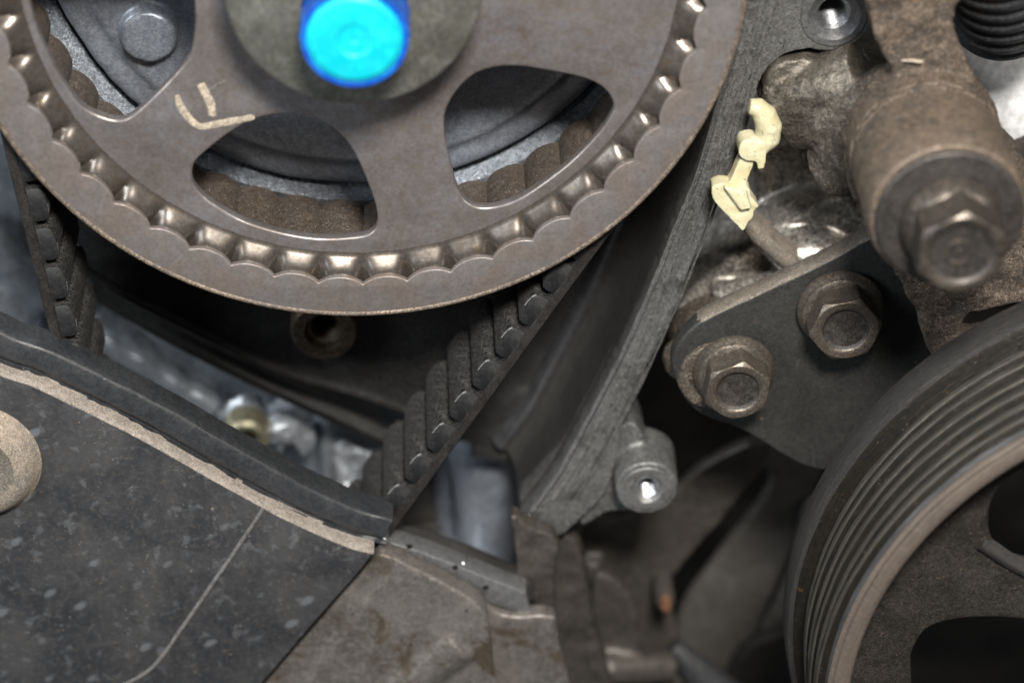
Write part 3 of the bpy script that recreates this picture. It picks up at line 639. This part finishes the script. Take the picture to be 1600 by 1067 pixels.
# ================================================================ LOWER COVER (bottom left)
g = thing('lower_belt_cover', Q(250, 850, -6), 'dirty black plastic belt cover at lower left with a pale dusty lip', 'belt cover')
FY = -6.0
edge = [(-80, 545), (0, 585), (51, 602), (109, 629), (164, 656), (223, 686), (273, 714), (329, 746), (400, 785), (450, 812), (503, 836), (550, 855), (584, 863)]
edge_w = smooth_path(PL(edge, FY), 5, False)
body = [p+(1,) if i in (0, len(edge)-1) else p for i, p in enumerate(PL(edge, FY))]
body += PL([(568, 885), (545, 912), (520, 940), (480, 985), (440, 1032), (398, 1082), (370, 1130, 1), (-90, 1130, 1)], FY)
plate('cover_face', smooth_path(body, 5), [], FY, FY+9, M['cover'], g, .35, 3)
ew = list(edge_w)
sweep('dusty_lip', ew, [(-.35, FY-.02), (-.12, FY-.10), (.06, FY+.05), (.22, FY+1.8), (.28, FY+3.2), (.36, FY+3.8)], M['lip'], g, 60, wob=.06)
ew2 = [p for p in edge_w]
band = [(.25, FY+3.1), (.40, FY+3.9), (.8, FY+4.0), (1.2, FY+3.5), (1.8, FY+3.3), (2.8, FY+3.35), (3.9, FY+3.55), (4.9, FY+3.8), (5.35, FY+4.0), (5.6, FY+4.4), (5.75, FY+6.3), (5.75, FY+10)]
dx = P3(612, 836, FY+5)
sweep('rubber_seal', ew2+[(ew2[-1][0]+.9, ew2[-1][1]-.5)], band, M['seal'], g, 60, wob=.14)
# thin moulded rib
rp = smooth_path(PL([(412, 794), (388, 830), (360, 872), (332, 912), (304, 953), (278, 990), (256, 1022), (234, 1046), (205, 1064), (165, 1082)], FY), 6, False)
sweep('moulded_rib', rp, [(-.46, FY+.05), (-.36, FY-.06), (-.24, FY-.26), (.0, FY-.34), (.24, FY-.26), (.36, FY-.06), (.46, FY+.05)], M['crease'], g, 60, wob=.03)
bc2 = P3(-45, 735, FY-3)
lathe('raised_boss', [(12.4, FY+.1), (11.9, FY-.3), (11.2, FY-1.6), (10.2, FY-2.7), (8.8, FY-3.3), (7.6, FY-3.5)], bc2.x, bc2.z, M['tan'], g, 96)
lathe('boss_top', [(7.6, FY-3.5), (6.8, FY-3.3), (6.3, FY-3.0), (3, FY-2.9), (.02, FY-2.9)], bc2.x, bc2.z, M['dust'], g, 64)
# grains of grit and lumps of dried mud
vs, fs = [], []
for i in range(60):
    px = random.uniform(20, 560); py = random.uniform(620, 1060)
    if py < 600+px*.47 or (px-400)*1.05+py > 1050: continue
    p = P3(px, py, FY); r = random.uniform(.08, .22)*(1.6 if random.random() < .1 else 1)
    k = len(vs); 
    q = [(1, 0, 0), (0, 0, 1), (-1, 0, 0), (0, 0, -1), (0, -1, 0)]
    for a in q: vs.append((p.x+a[0]*r*random.uniform(.7, 1.3), p.y+a[1]*r*.6+.01, p.z+a[2]*r*random.uniform(.7, 1.3)))
    for a, b_ in ((0, 1), (1, 2), (2, 3), (3, 0)): fs.append((k+a, k+b_, k+4))
o = mesh('grit', vs, fs, M['dust'], g, 60); o['kind'] = 'stuff'

# ================================================================ PUMP CASTING (bottom centre)
g = thing('oil_pump_casting', Q(650, 980, -4), 'oil stained grey casting at bottom centre, right of the plastic cover', 'engine casting')
oc = [(596, 866), (640, 884), (700, 915), (745, 944), (762, 968), (768, 1010), (775, 1060), (790, 1130), (330, 1130), (404, 1078), (450, 1026), (500, 968), (545, 916), (575, 886)]
ocw = smooth_path(PL(oc, -3), 6)
cast('casting_body', [prism(ocw, -3, 2.0), rod(Q(720, 985, 1.5), Q(500, 1150, 1.5), 6.2), rod(Q(606, 890, -.8), Q(440, 1110, -.8), 2.6)], .5, M['casting'], g, 12, .30, .05, .10)
cast('lower_step', [prism(smooth_path(PL([(735, 938), (790, 962), (858, 962), (872, 985), (890, 1150), (740, 1150), (750, 1000)], 1.5)), 1.5, 5.5)], .6, M['casting'], g, 8, .3, .06, .12)
sp = smooth_path(PL([(604, 862), (650, 884), (705, 914), (752, 942)], 2), 6, False)
sweep('golden_edge', sp, [(-.7, 2), (-.4, 1.5), (.1, 1.4), (.5, 1.8), (.7, 3)], M['oil'], g, 60, wob=.2)
plate('gasket_face', smooth_path(PL([(602, 846, 1), (640, 856), (700, 878), (760, 902), (790, 914), (822, 926, 1), (830, 962, 1), (795, 952), (760, 940), (700, 912), (650, 884), (608, 866, 1)], 3), 6), [], 3, 8, M['smooth_al'], g, .3)
# dark inner wall of the opening behind the gasket face, with small studs
plate('opening_wall', smooth_path(PL([(604, 840, 1), (660, 848), (730, 872), (800, 902), (830, 912), (836, 940, 1), (700, 930, 1), (610, 880, 1)], 9), 6), [], 9, 14, M['case_dark'], g, .4)
for px, py in ((640, 853), (711, 886), (759, 917)):
    p = P3(px, py, 3); lathe('dimple', [(.6, 3.02), (.5, 2.88), (.3, 2.84), (.02, 2.82)], p.x, p.z, M['dark'], g, 20)
p = P3(723, 882, 5); lathe('bright_stud', [(.85, 7), (.8, 4.6), (.5, 4.3), (.02, 4.2)], p.x, p.z, M['thread'], g, 20)
plate('polished_corner', smooth_path(PL([(588, 843, 1), (602, 840, 1), (608, 846, 1), (603, 851, 1), (590, 848, 1)], -1), 3), [], -1, 3, M['thread'], g, .25)

# ================================================================ right side: alternator-like block, brackets, bolts
g = thing('greasy_housing', Q(1200, 350, 34), 'greasy silver brown aluminium housing behind the two bolt bracket', 'engine casting')
cast('housing_body', [ball(Q(1240, 520, 52), 21, (1.15, .8, 1)), ball(Q(1290, 420, 50), 15, (1.1, .8, 1)), prism(smooth_path(PL([(1060, 480), (1150, 400), (1240, 340), (1400, 300), (1420, 520), (1200, 600), (1060, 560)], 36)), 36, 60),
      rod(Q(1120, 470, 32), Q(1230, 440, 30), 3.4, 3.0), rod(Q(1180, 360, 30), Q(1245, 425, 26), 2.0), ball(Q(1262, 392, 34), 5.5, (1.5, 1, .8)), prism(smooth_path(PL([(1180, 200), (1260, 190), (1330, 280), (1350, 360), (1200, 360)], 48)), 48, 62)], .7, M['block'], g, 5, .4, 0, .12)
pr = smooth_path(PL([(1166, 350), (1196, 382), (1240, 420)], 24), 5, False)
sweep('housing_ridge', pr, [(-1.9, 30), (-1.5, 25), (-.9, 24), (.9, 24), (1.5, 25), (1.9, 30)], M['dust'], g, 60, wob=.2)

BR = 10.0
g = thing('mounting_bracket', Q(1250, 560, BR), 'dark painted steel bracket plate held by two yellowish flange bolts', 'bracket')
br = [(1050, 572), (1058, 542), (1078, 515), (1110, 494), (1170, 466), (1230, 438), (1300, 404), (1362, 370), (1420, 350), (1480, 420), (1480, 560), (1400, 660), (1345, 712), (1302, 734), (1262, 730), (1225, 712), (1190, 690), (1150, 668), (1100, 650), (1068, 620)]
plate('bracket_plate', rough_path(smooth_path(PL(br, BR), 6), .1, .8), [], BR, BR+4.2, M['bracket'], g, .7, 3)
sweep('worn_edge', smooth_path(PL([(1066, 528), (1084, 508), (1112, 489), (1170, 462), (1232, 433), (1300, 400), (1362, 366)], BR+1), 6, False), [(-.25, BR+.05), (.12, BR+.25), (.28, BR+1.0), (.30, BR+4.1), (.0, BR+4.4)], M['dust'], g, 60, wob=.12)
cast('bracket_boss', [cyl(*P(1120, 590, 9), 7.2, 9, 26, 7.8), ball(Q(1072, 560, 16), 4.5)], .5, M['dirty'], g, 4, .25, .04, .3)

def flange_bolt(px, py, y, ap, H, fr, fp, name, label, rot, mats, recd=.9, group=None, dome=0., rec=.72):
    """px,py: middle of the head's front face in the photograph, y its depth; fp: thickness of the flange"""
    c = P3(px, py, y)
    t = thing(name, (c.x, y, c.z), label, 'bolt', group)
    yb = y+H
    hex_bolt('hex_head', c.x, c.z, yb, ap, H, mats, t, rec, recd, rot, dome=dome)
    lathe('flange', [(ap*.9, yb-.7), (ap*1.10, yb-.45), (ap*1.2, yb-.1), (fr-.5, yb+fp*.35), (fr-.1, yb+fp*.6), (fr, yb+fp*.8), (fr-.05, yb+fp), (ap*.5, yb+fp)], c.x, c.z, mats[2], t, 96)
    return t
flange_bolt(1153, 613, 1.0, 5.6, 5.6, 7.6, 1.9, 'flange_bolt', 'lower left flange bolt of the dark bracket, nearest the belt case rim', R(8), [M['brass'], M['recess'], M['brass']], .9, 'flange bolts on the bracket')
flange_bolt(1322, 517, 1.0, 5.9, 6.0, 8.0, 1.9, 'flange_bolt', 'upper right flange bolt of the dark bracket, below the big boss', R(20), [M['brass'], M['recess'], M['brass']], .8, 'flange bolts on the bracket')

# idler arm with its big boss
g = thing('idler_arm', Q(1480, 250, 0), 'rusty grime covered cast iron arm with a large round boss at upper right', 'bracket')
armA = [(1335, -70), (1520, -70), (1500, 0), (1492, 50), (1520, 115), (1545, 180), (1600, 262), (1680, 380), (1700, 520), (1600, 620), (1475, 580), (1438, 505), (1400, 430), (1345, 330), (1322, 245), (1372, 150), (1398, 122), (1378, 82), (1362, 30)]
lump = [(1205, 108), (1265, 92), (1330, 110), (1400, 130), (1350, 210), (1332, 300), (1308, 283), (1278, 262), (1250, 210), (1218, 196), (1190, 178)]
bo = P3(1481, 335, -30)
slot = [(1502, 520), (1512, 500), (1540, 492), (1590, 480), (1640, 500), (1600, 540), (1540, 540), (1510, 538)]
cast('arm_body', [prism(rough_path(smooth_path(PL(armA, -4), 6), .6, .5), -4, 3.5), cyl(bo.x, bo.z, 13.0, -10, -1, 13.4)],
     .42, M['arm'], g, 3, .55, .16, .22, holes=[prism(smooth_path(PL(slot, -5), 4), -9, 4)])
cast('arm_shoulder', [prism(rough_path(smooth_path(PL(lump, 15), 6), .5, .5), 15, 30), rod(Q(1215, 160, 19), Q(1350, 118, 14), 6.5), rod(Q(1240, 180, 19), Q(1370, 170, 10), 6), rod(Q(1225, 150, 20), Q(1300, 270, 18), 3.2), rod(Q(1306, 262, 15), Q(1390, 190, 6), 6.5), rod(Q(1290, 190, 15), Q(1400, 140, 6), 5)],
     .42, M['lump'], g, 22, .45, .13, .22)
lathe('boss', [(13.2, -4), (13.2, -8.4), (12.4, -9.4), (12.7, -10.4), (13.1, -10.9), (13.2, -20), (13.2, -29.0), (12.8, -30), (12.5, -30.2), (5, -30.2)], bo.x, bo.z, M['boss'], g, 128)
# pivot bolt
c = P3(1492, 392, -44)
g = thing('pivot_bolt', (c.x, -44, c.z), 'big dark hex bolt with wide flat washer on the end of the round boss', 'bolt')
lathe('flat_washer', [(5, -30.3), (11.9, -30.3), (12.2, -30.6), (12.2, -31.2), (11.9, -31.5), (5, -32.3)], bo.x+.1, bo.z-.1, M['ground'], g, 96)
lathe('flange', [(5.8, -36.4), (6.8, -36.0), (7.3, -35.4), (8.3, -33.8), (8.4, -33.0), (8.3, -32.2), (5, -32.2)], bo.x+.1, bo.z-.1, M['steel'], g, 96)
cp = P3(1490, 388, -44)
hex_bolt('hex_head', bo.x+.1, bo.z-.1, -35.6, 6.7, 7.4, [M['steel'], M['ground']], g, .80, .7, R(3), dome=.0)
yt = -43+.7
lathe('stamped_ring', [(2.4, yt+.02), (2.25, yt-.22), (1.85, yt-.24), (1.7, yt+.02)], bo.x+.1-.3, bo.z-.1, M['steel'], g, 40)
lathe('stamped_ring', [(.8, yt+.02), (.65, yt-.2), (.35, yt-.22), (.02, yt-.2)], bo.x+.1-.3, bo.z-.1, M['steel'], g, 24)

# ================================================================ ribbed hose and white duct, top right
g = thing('ribbed_hose', Q(1560, 20, 20), 'black ribbed rubber hose at the top right corner', 'hose')
hp = [Vector(Q(1530, -220, -4)), Vector(Q(1560, -120, 6)), Vector(Q(1572, -40, 14)), Vector(Q(1566, 22, 28))]
pts = []
for i in range(61):
    t = i/60; pts.append((1-t)**3*hp[0]+3*(1-t)**2*t*hp[1]+3*(1-t)*t*t*hp[2]+t**3*hp[3])
pts2, rr = [], []
for i in range(241):
    f = i/240*59.999; k = int(f); p = pts[k].lerp(pts[k+1], f-k); pts2.append(p)
    rr.append((10.2+.38*math.tanh(2.0*math.sin(i/240*2*math.pi*13.0)))*min(1, .8+.2*math.sqrt((240-i)/20)))
vs, fs = tube_mesh(pts2, rr, 48); mesh('hose_wall', vs, fs, M['hose'], g, 60)
g = thing('white_duct', Q(1590, 150, 75), 'blurred glossy white duct behind the rusty arm at the right edge', 'duct')
vs, fs = tube_mesh([Q(1480, 40, 48), Q(1560, 120, 46), Q(1600, 180, 46), Q(1680, 320, 48)], 9, 40); mesh('duct_wall', vs, fs, M['white'], g, 60)
vs, fs = tube_mesh([Q(1680, 130, 40), Q(1600, 210, 40), Q(1560, 260, 40)], 3.2, 24); mesh('duct_clamp', vs, fs, M['slate'], g, 60)

# ================================================================ ivory plastic clip
g = thing('plastic_clip', Q(1165, 260, 10), 'broken ivory yellow plastic clip hanging beside the case rim', 'clip')
CYY = 8.0
hook = [Q(x, y, CYY+1.5) for x, y in ((1170, 166), (1182, 168), (1194, 180), (1201, 198), (1199, 216), (1187, 228), (1173, 232))]
hv, hf = tube_mesh([Vector(p) for p in hook], [1.4, 1.8, 2.2, 2.4, 2.3, 2.0, 1.8], 16)
cast('clip_hook', [(hv, hf), prism(smooth_path(PL([(1158, 222), (1178, 218), (1196, 232), (1194, 262, 1), (1184, 264, 1), (1180, 252), (1166, 250), (1154, 240)], CYY), 5), CYY-.5, CYY+4)], .18, M['ivory'], g, 9, .12, 0, .4)
cast('clip_stem', [prism(smooth_path(PL([(1160, 244), (1178, 250), (1168, 280), (1162, 304), (1130, 300), (1142, 280)], CYY+.6), 5), CYY+.4, CYY+3.4)], .18, M['ivory'], g, 9, .1, 0, .4)
cast('clip_foot', [prism(smooth_path(PL([(1113, 294, 1), (1128, 288), (1148, 292), (1170, 296), (1174, 308, 1), (1181, 318), (1186, 324, 1), (1178, 332, 1), (1177, 342), (1170, 348, 1), (1166, 358, 1), (1160, 363, 1), (1150, 352), (1130, 332), (1114, 312)], CYY-.6), 4), CYY-.4, CYY+3.2),
     prism(smooth_path(PL([(1130, 292, 1), (1166, 300, 1), (1174, 326, 1), (1158, 330, 1), (1136, 300, 1)], CYY-1.5), 3), CYY-1.6, CYY+1)], .2, M['ivory'], g, 14, .1, 0, .4)

# ================================================================ CRANK PULLEY
PX, PZ = 120.4, -47.4
g = thing('crank_pulley', (PX, -30, PZ), 'dark grooved crankshaft pulley with brown front face at lower right', 'pulley')
lathe('back_flange', [(60, -14), (69.6, -14), (70.6, -14.6), (70.9, -15.6), (70.9, -20.4), (70.6, -21.2), (69.8, -21.6)], PX, PZ, M['flat'], g, 240)
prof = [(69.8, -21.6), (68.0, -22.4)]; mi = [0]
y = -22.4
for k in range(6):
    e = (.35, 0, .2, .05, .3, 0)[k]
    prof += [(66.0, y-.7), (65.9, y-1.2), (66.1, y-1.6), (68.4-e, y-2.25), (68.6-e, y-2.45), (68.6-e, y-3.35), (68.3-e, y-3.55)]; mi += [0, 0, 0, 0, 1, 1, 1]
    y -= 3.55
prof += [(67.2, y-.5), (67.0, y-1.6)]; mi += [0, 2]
lathe('grooved_rim', prof, PX, PZ, [M['rib'], M['rubbed_lit_top'], M['crest']], g, 300, 35, rf=lambda r, a, i: r+.13*noise.noise(Vector((math.cos(a)*9, math.sin(a)*9, i*.8))), mi=mi)
yf = y-1.6
lathe('front_ring', [(67.0, yf), (67.1, yf-.7), (66.5, yf-1.2), (66.0, yf-1.0), (65.6, yf-1.3), (63.6, yf-1.3), (63.2, yf-1.0), (63.0, yf-.3), (62.6, yf+10)], PX, PZ, M['face'], g, 240, 40)
wy = yf+9
def Pl(pts): return smooth_path(PL(pts, wy), 6)
hA = [(1424, 1040), (1430, 1010), (1448, 985), (1480, 972), (1540, 966), (1620, 972), (1720, 990), (1740, 1060), (1700, 1150), (1500, 1180), (1436, 1120)]
hB = [(1548, 838), (1546, 800), (1560, 768), (1600, 735), (1680, 720), (1740, 770), (1740, 860), (1680, 890), (1600, 884), (1562, 864)]
outl = [(PX+62.7*math.cos(2*math.pi*k/160), PZ+62.7*math.sin(2*math.pi*k/160)) for k in range(160)]
hA, hB = Pl(hA), Pl(hB)
cc = Vector((PX, PZ))
plate('pulley_web', outl, [hA, hB], wy, wy+4, M['pweb'], g, .9, 3)
ringp = hB+[hB[0]]
sweep('web_ridge', smooth_path(PL([(1530, 850), (1556, 866), (1600, 892), (1660, 905), (1740, 890)], wy), 6, False), [(-1.0, wy+.1), (-.6, wy-.8), (.5, wy-1.0), (1.3, wy-.4), (1.8, wy+.6)], M['flat'], g, 60, wob=.2)
0 and sweep('web_ridge', smooth_path(PL([(1490, 990), (1440, 930), (1430, 900), (1470, 850), (1540, 780), (1600, 730)], wy), 6, False), [(-1.4, wy+.1), (-.5, wy-.35), (.5, wy-.4), (1.4, wy+.1)], M['pweb'], g, 60, wob=.3)
# ================================================================ blurred brackets low between the case and the pulley
g = thing('support_bracket', Q(1020, 880, 50), 'blurred dark grey bracket below the lower threaded boss', 'bracket')
cast('bracket_wall', [prism(smooth_path(PL([(905, 820), (1000, 800), (1100, 730), (1190, 690), (1205, 715), (1130, 810), (1050, 905), (1040, 940), (1060, 1000), (1000, 1030), (930, 1000), (915, 900)], 46)), 46, 50), rod(Q(925, 870, 45), Q(945, 1010, 45), 2.4)], 1.0, M['slate'], g, 6, .5, 0, .12)
cast('bracket_foot', [prism(smooth_path(PL([(930, 900), (985, 930), (1000, 1010), (960, 1040), (930, 1000)], 36)), 36, 39), rod(Q(940, 1045, 34), Q(1050, 1040, 38), 3.6), prism(smooth_path(PL([(860, 1020), (920, 990), (980, 1050), (1100, 1060), (1100, 1160), (860, 1160)], 38)), 38, 42)], .8, M['slate'], g, 6, .4, 0, .15)
g = thing('pump_bracket', Q(1150, 900, 62), 'blurred pale grey casting strut between the dark bracket and the pulley', 'bracket')
cast('strut', [prism(smooth_path(PL([(1180, 690), (1290, 680), (1262, 800), (1236, 870), (1190, 975), (1150, 1090), (1080, 1080), (1058, 1000), (1070, 945), (1130, 860), (1205, 760)], 62)), 62, 66)], .9, M['pale'], g, 12, .3, 0, .06)
cast('strut_plate', [prism(smooth_path(PL([(1262, 790), (1340, 780), (1330, 1010), (1240, 1020), (1190, 1090), (1165, 1080), (1182, 1000), (1232, 900)], 58)), 58, 61)], .9, M['pale'], g, 8, .3, 0, .06)
cast('strut_foot', [prism(smooth_path(PL([(1150, 1030), (1240, 985), (1290, 1000), (1290, 1160), (1130, 1160)], 54)), 54, 58)], .8, M['dark'], g, 4)
g = thing('lower_hose', Q(1110, 1050, 40), 'blurred black hose end at the bottom edge left of the pulley', 'hose')
vs, fs = tube_mesh([Q(1050, 1010, 40), Q(1090, 1050, 38), Q(1160, 1110, 38)], [2.4, 3.6, 4.6], 24); mesh('hose_wall', vs, fs, M['hose'], g, 60)
c = P3(1041, 948, 34)
g = thing('copper_stud', (c.x, 34, c.z), 'small blurred copper coloured stud on the dark bracket', 'stud')
lathe('stud_tip', [(.02, 33), (.9, 33.2), (1.2, 34), (1.2, 44)], c.x, c.z, M['copper'], g, 24)
lathe('stud_nut', [(1.1, 36), (1.9, 36.2), (2.1, 37), (2.1, 44)], c.x, c.z-.4, M['slate'], g, 24)
# straw splinter and flakes caught on the arm
g = thing('straw_splinter', Q(1420, 95, -6), 'tiny pale straw splinter lying on the rusty arm', 'splinter')
vs, fs = tube_mesh([Q(1408, 95, -4.9), Q(1424, 95, -5.4), Q(1441, 97, -5.2)], [.12, .26, .34], 8); mesh('straw', vs, fs, M['paint'], g, 60)
